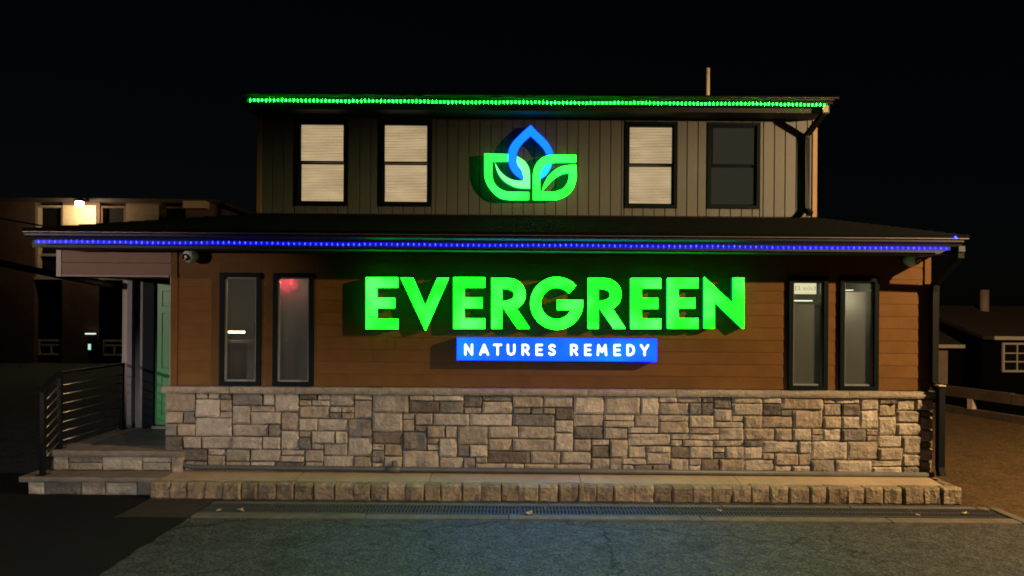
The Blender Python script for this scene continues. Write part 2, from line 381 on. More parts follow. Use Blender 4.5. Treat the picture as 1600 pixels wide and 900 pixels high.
for k, (c, r, a, b) in enumerate(rects):
    x0, x1 = SX0 + c * cw, SX0 + (c + a) * cw; z0, z1 = SZ0 + r * chh, SZ0 + (r + b) * chh
    g = rnd.uniform(.009, .016)
    me = rough_block(x1 - x0 - g, .056 + rnd.uniform(-.008, .018), z1 - z0 - g, 5, 4, .026, .020, seed=k)
    v = rnd.random(); m = STONES[0 if v < .34 else 1 if v < .62 else 2 if v < .78 else 3 if v < .92 else 4]
    o = obj('stone', me, m, vn, ((x0 + x1) / 2, -.053, (z0 + z1) / 2)); o.rotation_euler = (R(rnd.uniform(-1.2, 1.2)), R(rnd.uniform(-.8, .8)), R(rnd.uniform(-1.6, 1.6)))
x = XL - .07
while x < XR:
    L_ = min(random.uniform(.9, 1.3), XR + .03 - x)
    if XR + .03 - x - L_ < .3: L_ = XR + .03 - x
    me = rough_block(L_ - .006, .155, ZCAP1 - ZCAP0, 8, 3, .012, .012, seed=int(x * 100) + 900)
    obj('cap_stone', me, M_cap, vn, (x + L_ / 2, -.002, (ZCAP0 + ZCAP1) / 2)); x += L_
# porch: beam, back wall, door
pb = obj('porch_beam', B((-6.455, XL - .002, .002, .14, 2.972, ZS)), M_sheath, bd)
for z0, z1 in ((3.0, 3.165), (3.168, 3.34)):
    obj('beam_board', B((-6.385, XL - .004, -.022, .0015, z0, z1), bevel=.003), mat('beam_siding', (.22, .11, .075), .62, var=.14, vscale=5, bump=.1, bscale=60, stain=.1), pb)
obj('beam_trim', B((-6.46, -6.388, -.03, .001, 2.968, ZS - .002), bevel=.003), M_trimW, pb)
obj('beam_trim', B((-6.387, XL - .03, -.028, .001, 2.968, 2.998), bevel=.003), mat('beige_trim', (.34, .25, .18), .6, var=.15), pb)
obj('jamb_trim', B((XL - .014, XL - .001, -.03, .12, ZCAP1 + .004, 2.997), bevel=.003), mat('beige_trim', (0, 0, 0)), pb)
obj('porch_ceiling', B((-6.45, XL - .001, .141, 1.598, 2.99, 3.03)), M_sof, bd)
obj('back_wall_panel', B((-6.31, -6.06, 1.575, 1.599, .55, 2.985)), M_trimL, bd)
obj('corner_board', B((-6.425, -6.312, 1.56, 1.599, .55, 2.985), bevel=.003), M_trimW, bd)
dY = 1.597
dor = obj('door', B((-5.868, -4.99, dY - .05, dY, .60, 2.94), bevel=.003), M_door, bd)
for (a, b) in ((-5.75, -5.50), (-5.37, -5.12)):
    for (z0, z1) in ((.76, 1.38), (1.54, 2.44), (2.56, 2.80)):
        obj('door_panel', B((a, b, dY - .057, dY - .0495, z0, z1), bevel=.006), M_door, dor)
        bm = bmesh.new(); t = .014
        for q in ((a - .02, b + .02, z0 - .02, z0 - .006), (a - .02, b + .02, z1 + .006, z1 + .02), (a - .02, a - .006, z0 - .0055, z1 + .0055), (b + .006, b + .02, z0 - .0055, z1 + .0055)):
            box(bm, q[0], q[1], dY - .064, dY - .0497, q[2], q[3])
        obj('door_moulding', mesh_of(bm), M_door, dor)
obj('handle', lathe([(.012, 0), (.012, .04), (.03, .045), (.032, .07), (.012, .08)], 12), M_black, dor, (-5.07, dY - .05, 1.55)).rotation_euler = (R(90), 0, 0)
obj('door_frame', B((-6.055, -5.872, dY - .10, dY, .55, 2.985), (-4.985, -4.86, dY - .10, dY, .55, 2.985), (-5.8715, -4.9855, dY - .10, dY, 2.945, 2.985)), M_frame, bd)
obj('threshold', B((-5.87, -4.99, dY - .16, dY - .101, .548, .592), bevel=.006), M_trimL, bd)
# soffit, gutter, roof of the lower storey
EX0, EX1, EY = -6.50, 6.01, -.5
obj('soffit', B((EX0 + .06, EX1 - .06, EY + .03, -.031, ZS + .001, ZS + .02), (EX0 + .06, XL - 1.64, -.031, 7.3, ZS + .001, ZS + .02), (XR + .003, EX1 - .06, -.0309, 7.3, ZS + .001, ZS + .02)), M_sof, bd)
def gutter_me(x0, x1, y, z0, z1, d):
    prof = [(y, z0), (y - d * .55, z0), (y - d * .7, z0 + (z1 - z0) * .45), (y - d, z0 + (z1 - z0) * .72), (y - d, z1), (y - d + .012, z1), (y - d + .012, z0 + (z1 - z0) * .75), (y - .012, z0 + .01), (y - .012, z1), (y, z1)]
    bm = bmesh.new(); a = [bm.verts.new((x0, p[0], p[1])) for p in prof]; b = [bm.verts.new((x1, p[0], p[1])) for p in prof]
    for k in range(len(prof)): bm.faces.new((a[k], a[(k + 1) % len(prof)], b[(k + 1) % len(prof)], b[k]))
    bm.faces.new(a); bm.faces.new(b); return mesh_of(bm)
obj('fascia', B((EX0 + .03, EX1 - .03, EY, EY + .028, ZS - .005, 3.53)), M_fas, bd)
obj('gutter', gutter_me(EX0, EX1, EY - .001, 3.432, 3.515, .11), M_gut, bd)
obj('drip_edge', B((EX0 - .01, EX1 + .05, EY - .135, EY + .03, 3.531, 3.540)), M_lip, bd)
def frustum(x0, x1, y0, y1, z0, X0, X1, Y0, Y1, Z1):
    bm = bmesh.new()
    o_ = [bm.verts.new(p) for p in ((x0, y0, z0), (x1, y0, z0), (x1, y1, z0), (x0, y1, z0))]
    lo = [bm.verts.new((v.co.x, v.co.y, z0 - .03)) for v in o_]
    i_ = [bm.verts.new(p) for p in ((X0, Y0, Z1), (X1, Y0, Z1), (X1, Y1, Z1), (X0, Y1, Z1))]
    for k in range(4):
        bm.faces.new((o_[k], o_[(k + 1) % 4], i_[(k + 1) % 4], i_[k])); bm.faces.new((lo[k], lo[(k + 1) % 4], o_[(k + 1) % 4], o_[k]))
    bm.faces.new(lo); bm.faces.new(i_); return mesh_of(bm)
UX0, UX1, UY = -4.296, 5.10, 1.8
roof = obj('lower_roof', frustum(EX0 - .02, EX1 + .07, EY - .12, 7.4, 3.572, UX0 - .02, UX1 + .02, UY - .02, 6.2, 4.115), M_shing, bd)
# shingle courses on the front slope: thin overlapping strips
ncs = 15
for k in range(ncs):
    t0, t1 = k / ncs, (k + 1) / ncs
    y0, y1 = EY - .12 + t0 * (UY - .02 - EY + .12), EY - .12 + t1 * (UY - .02 - EY + .12)
    z0, z1 = 3.572 + t0 * .543, 3.572 + t1 * .543
    a0, a1 = EX0 - .02 + t0 * (UX0 - EX0), EX0 - .02 + t1 * (UX0 - EX0); b0, b1 = EX1 + .07 + t0 * (UX1 - EX1 - .05), EX1 + .07 + t1 * (UX1 - EX1 - .05)
    bm = bmesh.new()
    v = [bm.verts.new(p) for p in ((a0, y0, z0 + .003), (b0, y0, z0 + .003), (b0, y0, z0 + .016), (a0, y0, z0 + .016), (a1, y1, z1 + .004), (b1, y1, z1 + .004))]
    bm.faces.new((v[0], v[1], v[2], v[3])); bm.faces.new((v[3], v[2], v[5], v[4])); bm.faces.new((v[0], v[3], v[4])); bm.faces.new((v[1], v[5], v[2]))
    obj('shingle_course', mesh_of(bm), M_shing, roof)
# upper storey
UZ0, UZ1 = 4.05, 5.765
uwins = [(-3.661, -2.777), (-2.249, -1.37), (1.879, 2.76), (3.264, 4.153)]; VZ0, VZ1 = 4.292, 5.685
bx = []; edges = [UX0] + [v for w_ in uwins for v in w_] + [UX1]
for i in range(0, len(edges), 2): bx.append((edges[i], edges[i + 1], UY, UY + .12, UZ0 - .2, UZ1))
for a, b in uwins: bx += [(a + .001, b - .001, UY + .001, UY + .119, UZ0 - .2, VZ0), (a + .001, b - .001, UY + .001, UY + .119, VZ1, UZ1 - .001)]
bx += [(UX0, UX0 + .1, UY + .121, 6.1, UZ0 - .2, UZ1), (UX1 - .1, UX1, UY + .121, 6.1, UZ0 - .2, UZ1), (UX0, UX1, 6.101, 6.2, UZ0 - .2, UZ1)]
uw = obj('upper_wall', B(*bx), M_sheath, bd)
x = UX0 + .07; bw = .1835
while x < UX1 - .075:
    x1 = min(x + bw, UX1 - .07)
    # each board: flat face with a lap groove on its right; cut where a window stands
    segs = [(x, x1, 4.135, UZ1 - .002)]
    for a, b in uwins:
        wa, wb = a - .004, b + .004
        if wa < x1 - .004 and wb > x + .004:
            segs = [(max(x, wa), min(x1, wb), 4.135, VZ0 - .034), (max(x, wa), min(x1, wb), VZ1 + .034, UZ1 - .002)]
            if wa > x + .012: segs.append((x, wa, 4.135, UZ1 - .002))
            if wb < x1 - .012: segs.append((wb, x1, 4.135, UZ1 - .002))
    for (u, v, a, b) in segs:
        if b - a < .02: continue
        bm = bmesh.new()
        P = [(u + .002, 0), (u + .002, -.018), (v - .016, -.018), (v - .010, -.004), (v - .001, -.004), (v - .001, 0)] if v - u > .04 else [(u + .001, 0), (u + .001, -.018), (v - .001, -.018), (v - .001, 0)]
        lo = [bm.verts.new((p[0], UY + p[1], a)) for p in P]; hi = [bm.verts.new((p[0], UY + p[1], b)) for p in P]; n_ = len(P)
        for q in range(n_): bm.faces.new((lo[q], lo[(q + 1) % n_], hi[(q + 1) % n_], hi[q]))
        bm.faces.new(lo); bm.faces.new(hi); obj('siding_board', mesh_of(bm), M_vside, uw)
    x = x1
for a, b in ((UX0 - .01, UX0 + .068), (UX1 - .068, UX1 + .01)):
    obj('corner_board', B((a, b, UY - .03, UY, 4.13, UZ1 - .002), bevel=.003), mat('tan_corner', (.34, .21, .11), .6, var=.15), bd)
GX0, GX1, GY = -4.37, 5.14, 1.36
obj('soffit', B((GX0 + .04, GX1 - .03, GY + .03, UY - .031, UZ1 + .001, UZ1 + .02), (GX0 + .04, GX1 - .03, 6.25, 6.5, UZ1 + .001, UZ1 + .02)), M_sof, bd)
obj('fascia', B((GX0 + .02, GX1 - .02, GY, GY + .028, UZ1 - .004, 5.965)), M_fas, bd)
obj('gutter', gutter_me(GX0, GX1, GY - .001, 5.893, 5.958, .11), M_gut, bd)
obj('drip_edge', B((GX0 - .02, GX1 + .07, GY - .13, GY + .03, 5.966, 5.974)), mat('dark_drip_edge', (.10, .085, .075), .5, metal=.3), bd)
bm = bmesh.new(); ya, ym, yb = GY - .12, 4.0, 6.6
P = [(ya, 5.976), (ya, 6.0), (ym, 6.30), (yb, 6.0), (yb, 5.976)]
a = [bm.verts.new((GX0 - .03, p[0], p[1])) for p in P]; b = [bm.verts.new((GX1 + .08, p[0], p[1])) for p in P]
for q in range(5): bm.faces.new((a[q], a[(q + 1) % 5], b[(q + 1) % 5], b[q]))
bm.faces.new(a); bm.faces.new(b)
rf = obj('upper_roof', mesh_of(bm), M_shing, bd)
p0 = W(1105, 150, 3.3)
obj('vent_pipe', T([(p0.x, 3.3, 6.1), (p0.x, 3.3, W(1105, 107, 3.3).z)], .046, 12), mat('pale_pipe', (.5, .42, .33), .6, var=.15), rf)
# downspouts
dsx = 5.945
obj('downspout', T([(5.98, EY - .06, 3.44), (5.98, EY - .06, 3.30), (dsx, -.10, 2.95), (dsx, -.085, 2.85), (dsx, -.085, 1.56), (dsx + .01, -.225, 1.47), (dsx + .01, -.225, .40), (dsx + .01, -.26, .29)], .045, square=True), M_black, bd)
obj('elbow_highlight', B((dsx - .04, dsx + .06, -.27, -.05, 1.525, 1.545), bevel=.004), M_trimW, bd).rotation_euler = (0, 0, 0)  # pale plate on the black pipe: its lit top put into colour
obj('downspout', T([(5.0, GY - .06, 5.90), (5.0, GY - .06, 5.74), (4.91, UY - .09, 5.50), (4.91, UY - .075, 5.42), (4.91, UY - .075, 4.25), (4.93, UY - .20, 4.16)], .042, square=True), M_black, bd)
obj('outlet', B((4.955, 5.045, GY - .125, GY - .112, 5.74, 5.85), bevel=.004), M_trimW, bd)
obj('outlet', B((5.93, 6.02, EY - .125, EY - .112, 3.36, 3.44), bevel=.004), mat('grey_outlet', (.05, .048, .045), .6), bd)
obj('downspout', T([(-6.25, 1.50, 2.985), (-6.25, 1.50, .70), (-6.22, 1.42, .60)], .04, square=True), M_trimL, bd)

# ------------------------------------------------------------------ windows
def frame_ring(x0, x1, z0, z1, t, y0, y1): return [(x0, x0 + t, y0, y1, z0, z1), (x1 - t, x1, y0, y1, z0, z1), (x0 + t, x1 - t, y0, y1, z0, z0 + t), (x0 + t, x1 - t, y0, y1, z1 - t, z1)]
kinds = ['clear', 'clear', 'sign', 'frost']
for (a, b), kd in zip(wins, kinds):
    fr = obj('window', B(*frame_ring(a, b, WZ0 - .01, WZ1 + .01, .062, -.05, .10)), M_frame, bd)
    fr['label'] = {'clear': 'tall narrow dark framed window of clear glass', 'sign': 'tall narrow window with lit panel behind its top', 'frost': 'tall narrow frosted window beside the downspout'}[kd]
    i0, i1, j0, j1 = a + .063, b - .063, WZ0 + .053, WZ1 - .053
    obj('sash', B(*frame_ring(i0, i1, j0, j1, .022, -.012, .05)), mat('grey_sash', (.20, .21, .20), .5, var=.1), fr)
    i0 += .0225; i1 -= .0225; j0 += .0225; j1 -= .0225
    if kd == 'clear': obj('pane', B((i0, i1, .02, .026, j0, j1)), G_dim if a < -3.6 else G_haze, fr)
    else:
        zz = j1 - .30 if kd == 'sign' else j1 - .12
        obj('pane', B((i0, i1, .02, .026, j0, zz - .002)), G_frost, fr); obj('pane', B((i0, i1, .02, .026, zz, j1)), G_clear, fr)
# upper double-hung windows with blinds
M_blind = mat('blind_slat', (.55, .5, .42), .7)
E_blind = bpy.data.materials.new('lit_blind_slat'); E_blind.use_nodes = True
nt = E_blind.node_tree; pb_ = nt.nodes['Principled BSDF']; pb_.inputs['Base Color'].default_value = (.5, .44, .36, 1); pb_.inputs['Roughness'].default_value = .7
tc = nt.nodes.new('ShaderNodeTexCoord'); nz = nt.nodes.new('ShaderNodeTexNoise'); nz.inputs['Scale'].default_value = 2.2; nz.inputs['Detail'].default_value = 3
mp = nt.nodes.new('ShaderNodeMapping'); mp.inputs['Scale'].default_value = (1, 1, 2.2)
nt.links.new(tc.outputs['Object'], mp.inputs[0]); nt.links.new(mp.outputs[0], nz.inputs[0])
mr = nt.nodes.new('ShaderNodeMapRange'); mr.inputs[1].default_value = .3; mr.inputs[2].default_value = .7; mr.inputs[3].default_value = .52; mr.inputs[4].default_value = .72
nt.links.new(nz.outputs[0], mr.inputs[0]); nt.links.new(mr.outputs[0], pb_.inputs['Emission Strength']); pb_.inputs['Emission Color'].default_value = (1, .68, .41, 1)
for n_, (a, b) in enumerate(uwins):
    fr = obj('window', B(*frame_ring(a, b, VZ0 - .03, VZ1 + .03, .058, UY - .035, UY + .10)), M_frame, bd)
    fr['label'] = 'dark framed double hung window with drawn lit blinds' if n_ < 3 else 'dark framed double hung window, dim and without blinds'
    i0, i1, j0, j1 = a + .0585, b - .0585, VZ0 + .0285, VZ1 - .0285; zm = (j0 + j1) / 2 + .02
    obj('upper_sash', B(*frame_ring(i0, i1, zm - .012, j1, .024, UY - .005, UY + .03)), M_frame, fr)
    obj('lower_sash', B(*frame_ring(i0, i1, j0, zm - .013, .026, UY + .031, UY + .06)), M_frame, fr)
    obj('pane', B((i0 + .024, i1 - .024, UY + .010, UY + .014, zm + .012, j1 - .024)), G_clear, fr)
    obj('pane', B((i0 + .026, i1 - .026, UY + .044, UY + .048, j0 + .026, zm - .039)), G_clear, fr)
    if n_ < 3:
        bm = bmesh.new(); z = j0 + .012; rr = random.Random(n_)
        while z < j1 - .01:
            t = .0235; sk = rr.uniform(-.0015, .0015) + (.004 if n_ == 2 and abs(z - (j1 - .36)) < .02 else 0)
            v = [bm.verts.new(p) for p in ((i0 + .006, UY + .085, z + sk), (i1 - .006, UY + .085, z - sk), (i1 - .006, UY + .100, z + t - sk), (i0 + .006, UY + .100, z + t + sk))]
            bm.faces.new(v); z += .0262
        o = tag(obj('blind', mesh_of(bm), E_blind, fr), kind='stuff')
        obj('room_backing', B((i0 - .05, i1 + .05, UY + .125, UY + .14, j0 - .05, j1 + .05)), mat('room_shade', (.20, .15, .10), .9), fr)
    else:
        obj('room_backing', B((i0 - .05, i1 + .05, UY + .26, UY + .28, j0 - .05, j1 + .05)), emit('grey_room_glow', (1, .84, .58), .035), fr)  # glowing board added in place of light inside the room
        obj('blind_edge', B((i0 + .026, i0 + .045, UY + .016, UY + .026, zm + .02, j1 - .03)), mat('pale_pipe', (0, 0, 0)), fr)
# rooms behind the lower windows
def room(name, x0, x1, y1, label):
    r = obj(name, B((x0, x1, y1, y1 + .03, .9, 3.2), (x0 - .03, x0, .121, y1, .9, 3.2), (x1, x1 + .03, .121, y1, .9, 3.2), (x0, x1, .121, y1 - .001, .87, .9), (x0, x1, .121, y1 - .001, 3.2, 3.23)), M_wallin, bd)
    return r
rm = room('office_room', -4.6, -2.45, 1.5, '')
ctr = obj('counter', B((-4.55, -2.5, .7, 1.3, 2.0, 2.045), (-4.55, -2.5, .76, .80, .9, 1.999)), M_desk, rm)
obj('monitor', B((-3.98, -3.80, .86, .89, 2.11, 2.30), (-3.9, -3.88, .87, .88, 2.046, 2.109)), M_black, rm)
def lamp_light(name, kind, loc, energy, col, parent, size=.05, **kw):
    l = bpy.data.lights.new(name, kind); l.energy = energy; l.color = col
    if kind in ('POINT', 'SPOT'): l.shadow_soft_size = size
    for k_, v_ in kw.items(): setattr(l, k_, v_)
    o = bpy.data.objects.new(name, l); C.objects.link(o)
    po = origin(parent); o.parent = parent; o.location = Vector(loc) - po; return o
p = W(366, 519, .5); obj('light_bar', B((p.x - .16, p.x + .09, .62, .68, p.z - .02, p.z + .012)), emit('warm_bar', (1, .82, .55), 6), rm)
p = W(454, 441, .19); obj('red_lamp', lathe([(.004, -.03), (.02, -.02), (.024, 0), (.02, .02), (.008, .04)], 12), emit('red_lamp', (1, .03, .05), 3), rm, tuple(p + Vector((0, .03, 0))))
lamp_light('red_bulb', 'POINT', tuple(p), 3.4, (1, .07, .10), rm, .02)
lamp_light('room_bulb', 'POINT', (-3.3, 1.1, 2.9), 2.2, (.9, 1, .82), rm, .12)
rm2 = room('clinic_room', 3.85, 5.25, 1.3, '')
lamp_light('room_bulb', 'POINT', (4.74, .26, 2.74), 4.2, (1, .86, .66), rm2, .10)
p = W(1262, 452, .10)
sg = obj('lit_panel', B((4.02, 4.36, .09, .10, 2.80, 2.955)), emit('cream_lightbox', (1, .82, .50), 1.0), rm2)
bm = bmesh.new()
box(bm, 4.06, 4.065, .086, .0895, 2.86, 2.91); box(bm, 4.115, 4.12, .086, .0895, 2.86, 2.91); box(bm, 4.0655, 4.1145, .086, .0895, 2.9055, 2.91); box(bm, 4.0655, 4.1145, .086, .0895, 2.86, 2.8645)
for q, (hh) in enumerate((.03, .028, .045, .03)):
    x_ = 4.17 + q * .036
    box(bm, x_, x_ + .022, .086, .0895, 2.862, 2.866); box(bm, x_ + .018, x_ + .022, .086, .0895, 2.8665, 2.862 + hh); box(bm, x_, x_ + .0175, .086, .0895, 2.862 + hh - .004, 2.862 + hh)
x_ = 4.315; box(bm, x_, x_ + .03, .086, .0895, 2.86, 2.865); box(bm, x_, x_ + .03, .086, .0895, 2.905, 2.91); box(bm, x_ + .025, x_ + .03, .086, .0895, 2.8655, 2.9045)
obj('mirrored_lettering', mesh_of(bm), mat('panel_print', (.25, .18, .08), .8), rm2)
obj('ceiling_light', B((4.03, 4.40, .30, .5, 2.70, 2.715), (4.68, 4.95, .2, .34, 2.86, 2.87)), emit('ceiling_tube', (1, .88, .66), 1.6), rm2)

# ------------------------------------------------------------------ porch steps
st = thing('porch_steps', 'two stone faced porch steps with grey slabs below the green door', 'steps', (-5.5, 0, 0))
LZ = .545
obj('base', B((-6.42, XL - .06, -.12, 1.59, 0, LZ - .07), (-6.50, -4.72, -.42, -.121, 0, .19)), M_mortar, st)
def slab(x0, x1, y0, y1, z0, z1, nx, seed):
    me = rough_block(x1 - x0, y1 - y0, z1 - z0, nx, 3, .012, .012, seed=seed); return me, ((x0 + x1) / 2, y1, (z0 + z1) / 2)
me, lc = slab(-6.455, -4.56, -.24, .16, LZ - .085, LZ, 12, 71); obj('slab', me, M_slab, st, lc)
obj('slab', B((-6.455, -6.10, .165, 1.59, LZ - .085, LZ - .002), bevel=.005), M_slab, st)
obj('landing', B((-6.095, XL - .04, .165, 1.585, LZ - .085, LZ - .008), bevel=.004), mat('landing_shade', (.10, .105, .105), .7, var=.3, vscale=6, bump=.2), st)  # dark colour holds the shade the building casts on the landing
me, lc = slab(-6.60, -4.68, -.55, -.13, .185, .255, 12, 72); obj('slab', me, M_slab, st, lc)
def riser(xs, z0, z1, y, split):
    for k, (a, b) in enumerate(zip(xs, xs[1:])):
        parts_ = [(z0, z1)] if not split[k] else [(z0, z0 + (z1 - z0) * split[k]), (z0 + (z1 - z0) * split[k], z1)]
        for (c, d) in parts_:
            me = rough_block(b - a - .012, .06, d - c - .010, 5, 4, .014, .012, seed=int(1000 * a) % 997 + int(c * 1000))
            obj('stone', me, STONES[[1, 0, 3, 2, 0, 1][(k * 2 + int(c * 50)) % 6]], st, ((a + b) / 2, y, (c + d) / 2))
riser([-6.42, -6.17, -5.70, -5.14, -4.74, -4.58], .262, .458, -.125, [0, .55, 0, .6, 0])
riser([-6.52, -6.30, -5.80, -5.47, -5.05, -4.72], .0, .184, -.425, [0, 0, 0, 0, 0])
bm = bmesh.new(); box(bm, -4.72, -4.575, -.185, -.10, .243, .457); obj('end_block', mesh_of(bm), STONES[1], st)

# railing
rl = thing('porch_railing', 'black metal railing with horizontal bars on the left of the porch', 'railing', (-6.36, -.1, .25))
rx = -6.36
def post(y, z0, z1, t=.03):
    o = obj('post', B((rx - t, rx + t, y - t, y + t, z0, z1), bevel=.004), M_black, rl)
    obj('base_plate', B((rx - .065, rx + .065, y - .065, y + .065, z0, z0 + .012), bevel=.003), M_black, o)
post(-.08, LZ - .002, 1.59); post(1.45, LZ - .004, 1.59); post(-.42, .252, 1.40)
obj('top_rail', B((rx - .032, rx + .032, -.10, 1.50, 1.588, 1.622), bevel=.006), M_black, rl)
obj('top_rail', T([(rx, -.07, 1.612), (rx, -.50, 1.405)], .026, square=True), M_black, rl)
for k in range(7):
    z = .645 + k * .131
    obj('bar', T([(rx, -.08, z), (rx, 1.45, z)], .0095, 8), mat('highlit_bar', (.30, .28, .26), .3, metal=.7, var=.3), rl)  # bars paler than the posts: lamp highlights put into their colour
    obj('bar', T([(rx, -.08, z), (rx, -.42, z - .19)], .0095, 8), mat('highlit_bar', (0, 0, 0)), rl)

# ------------------------------------------------------------------ led strips
def led_strip(name, label, x0, x1, y, z, n, m, m2, lm):
    t = thing(name, label, 'light strip', ((x0 + x1) / 2, y, z))
    obj('channel', B((x0 - .02, x1 + .02, y - .004, y + .006, z - .024, z + .024)), m2, t)
    for k in range(n):
        o = obj('led', lm, m, t, (x0 + (x1 - x0) * (k + .5) / n, y - .006, z + random.uniform(-.003, .003) + .004 * math.sin(k * .21) + .003 * math.sin(k * .073)))
def led_mesh(wd, ht):
    bm = bmesh.new(); v = [bm.verts.new(p) for p in ((-wd, 0, 0), (0, 0, -ht), (wd, 0, 0), (0, 0, ht), (0, -.014, 0))]
    for a, b in ((0, 1), (1, 2), (2, 3), (3, 0)): bm.faces.new((v[a], v[b], v[4]))
    bm.faces.new(v[:4]); return mesh_of(bm)
E_lb = emit('blue_led', (.003, .0045, 1), 70, rvar=.5); E_lg = emit('green_led', (.002, 1, .008), 210, rvar=.5)
M_chb = emit('blue_strip_tape', (.006, .012, 1), .42); M_chg = emit('green_strip_tape', (.004, 1, .06), .22)
led_strip('blue_led_strip', 'long strip of blue lights along the lower roof gutter', W(57, 378, -.6).x, W(1482, 389, -.6).x, EY - .105, 3.405, 168, E_lb, M_chb, led_mesh(.009, .017))
led_strip('green_led_strip', 'long strip of green lights along the upper roof gutter', W(388, 154, 1.25).x, W(1291, 167, 1.25).x, GY - .105, 5.866, 146, E_lg, M_chg, led_mesh(.009, .024))
tag(obj('stray_led', led_mesh(.02, .02), E_lb, None, W(1493, 371, -.64)), 'single blue light at the right end of the lower roof edge', 'light')

# ------------------------------------------------------------------ signs
GRN, GRN2 = (.0005, 1, .0013), (.005, 1, .0075)
LS = 24
E_let = emit('green_letter_face', GRN, LS, GRN2, 2.2)
M_ret = emit('green_letter_return', (.001, .40, .11), .55)
YF = -.13
def P2(pts, Y): return [(W(p[0], p[1], Y).x, W(p[0], p[1], Y).z) + tuple(p[2:]) for p in pts]
def channel(name, loops_px, parent, m_face, m_ret, Y=YF, depth=.11, smooth=True, n=7):
    loops = [(smooth_loop(P2(l, Y), n) if smooth else P2(l, Y)) for l in loops_px]
    loops = [[(q[0], q[1]) for q in l] for l in loops]
    me = curve_mesh(loops, depth / 2 - .003); me.transform(Matrix.Translation((0, Y + depth / 2 + .001, 0)))
    o = obj(name, me, m_ret, parent)
    me = curve_mesh(loops, .003); me.transform(Matrix.Translation((0, Y, 0)))
    obj('face', me, m_face, o); return o
sgn = thing('letter_sign', 'large green lit letters reading EVERGREEN on the orange wall', 'sign', (.6, YF, 2.1))
K = lambda x, y: (x, y, 1)
def E_(x0, x1, xm, yt, yb):
    s = 16.8; t = 15.6; ym = (yt + yb) / 2 - .6
    return [[K(x0, yt), K(x1, yt), K(x1, yt + t), K(x0 + s, yt + t), K(x0 + s, ym - t / 2), K(xm, ym - t / 2), K(xm, ym + t / 2 + .6), K(x0 + s, ym + t / 2 + .6), K(x0 + s, yb - t), K(x1, yb - t), K(x1, yb), K(x0, yb)]]
def Rl(x0, yt, sx=1.0):
    q = lambda zx, zy, c=0: ((x0 + (zx - 1110) / 5.333 * sx, yt + (zy - 78) / 5.333) + ((1,) if c else ()))
    return [[q(1110, 78, 1), q(1235, 78, 1), q(1310, 92), q(1372, 145), q(1392, 215), q(1372, 285), q(1318, 333, 1), q(1428, 498, 1), q(1328, 498, 1), q(1198, 312, 1), q(1198, 498, 1), q(1110, 498, 1)],
            [q(1198, 165, 1), q(1240, 167), q(1285, 185), q(1300, 215), q(1285, 248), q(1240, 266), q(1198, 268, 1)]]
yt1, yb1 = 434.0, 514.3
channel('letter', E_(572, 621.5, 616.5, 433.6, 514), sgn, E_let, M_ret)
channel('letter', [[K(626.3, 434), K(645, 434), K(664.3, 479), K(683.5, 434.3), K(701, 434.3), K(664.8, 516.5)]], sgn, E_let, M_ret)
channel('letter', E_(708.7, 757.7, 753.5, 433.6, 513.4), sgn, E_let, M_ret)
channel('letter', Rl(768.1, 434.6), sgn, E_let, M_ret)
cx, cy, ro, ri = 869.8, 474, 41, 24.8
arc = lambda r, a0, a1, n: [(cx + r * math.cos(R(a0 + (a1 - a0) * k / n)), cy - r * math.sin(R(a0 + (a1 - a0) * k / n)), 1) for k in range(n + 1)]
channel('letter', [arc(ro, 43, 352, 40)[:-1] + arc(ro, 352, 367.5, 3) + [K(870.6, 468.7), K(870.6, 484.2), K(892.6, 484.2)] + arc(ri, 335, 39, 36)], sgn, E_let, M_ret, smooth=False)
channel('letter', Rl(918.8, 434.6, .98), sgn, E_let, M_ret)
channel('letter', E_(985.4, 1032.8, 1028, 435, 513.6), sgn, E_let, M_ret)
channel('letter', E_(1043.0, 1091, 1086, 434.6, 513.2), sgn, E_let, M_ret)
channel('letter', [[K(1100.4, 433), K(1145.8, 475.5), K(1145.8, 434), K(1162.6, 434), K(1162.6, 513), K(1160, 513), K(1116.3, 471), K(1116.3, 513), K(1100.4, 513)]], sgn, E_let, M_ret)
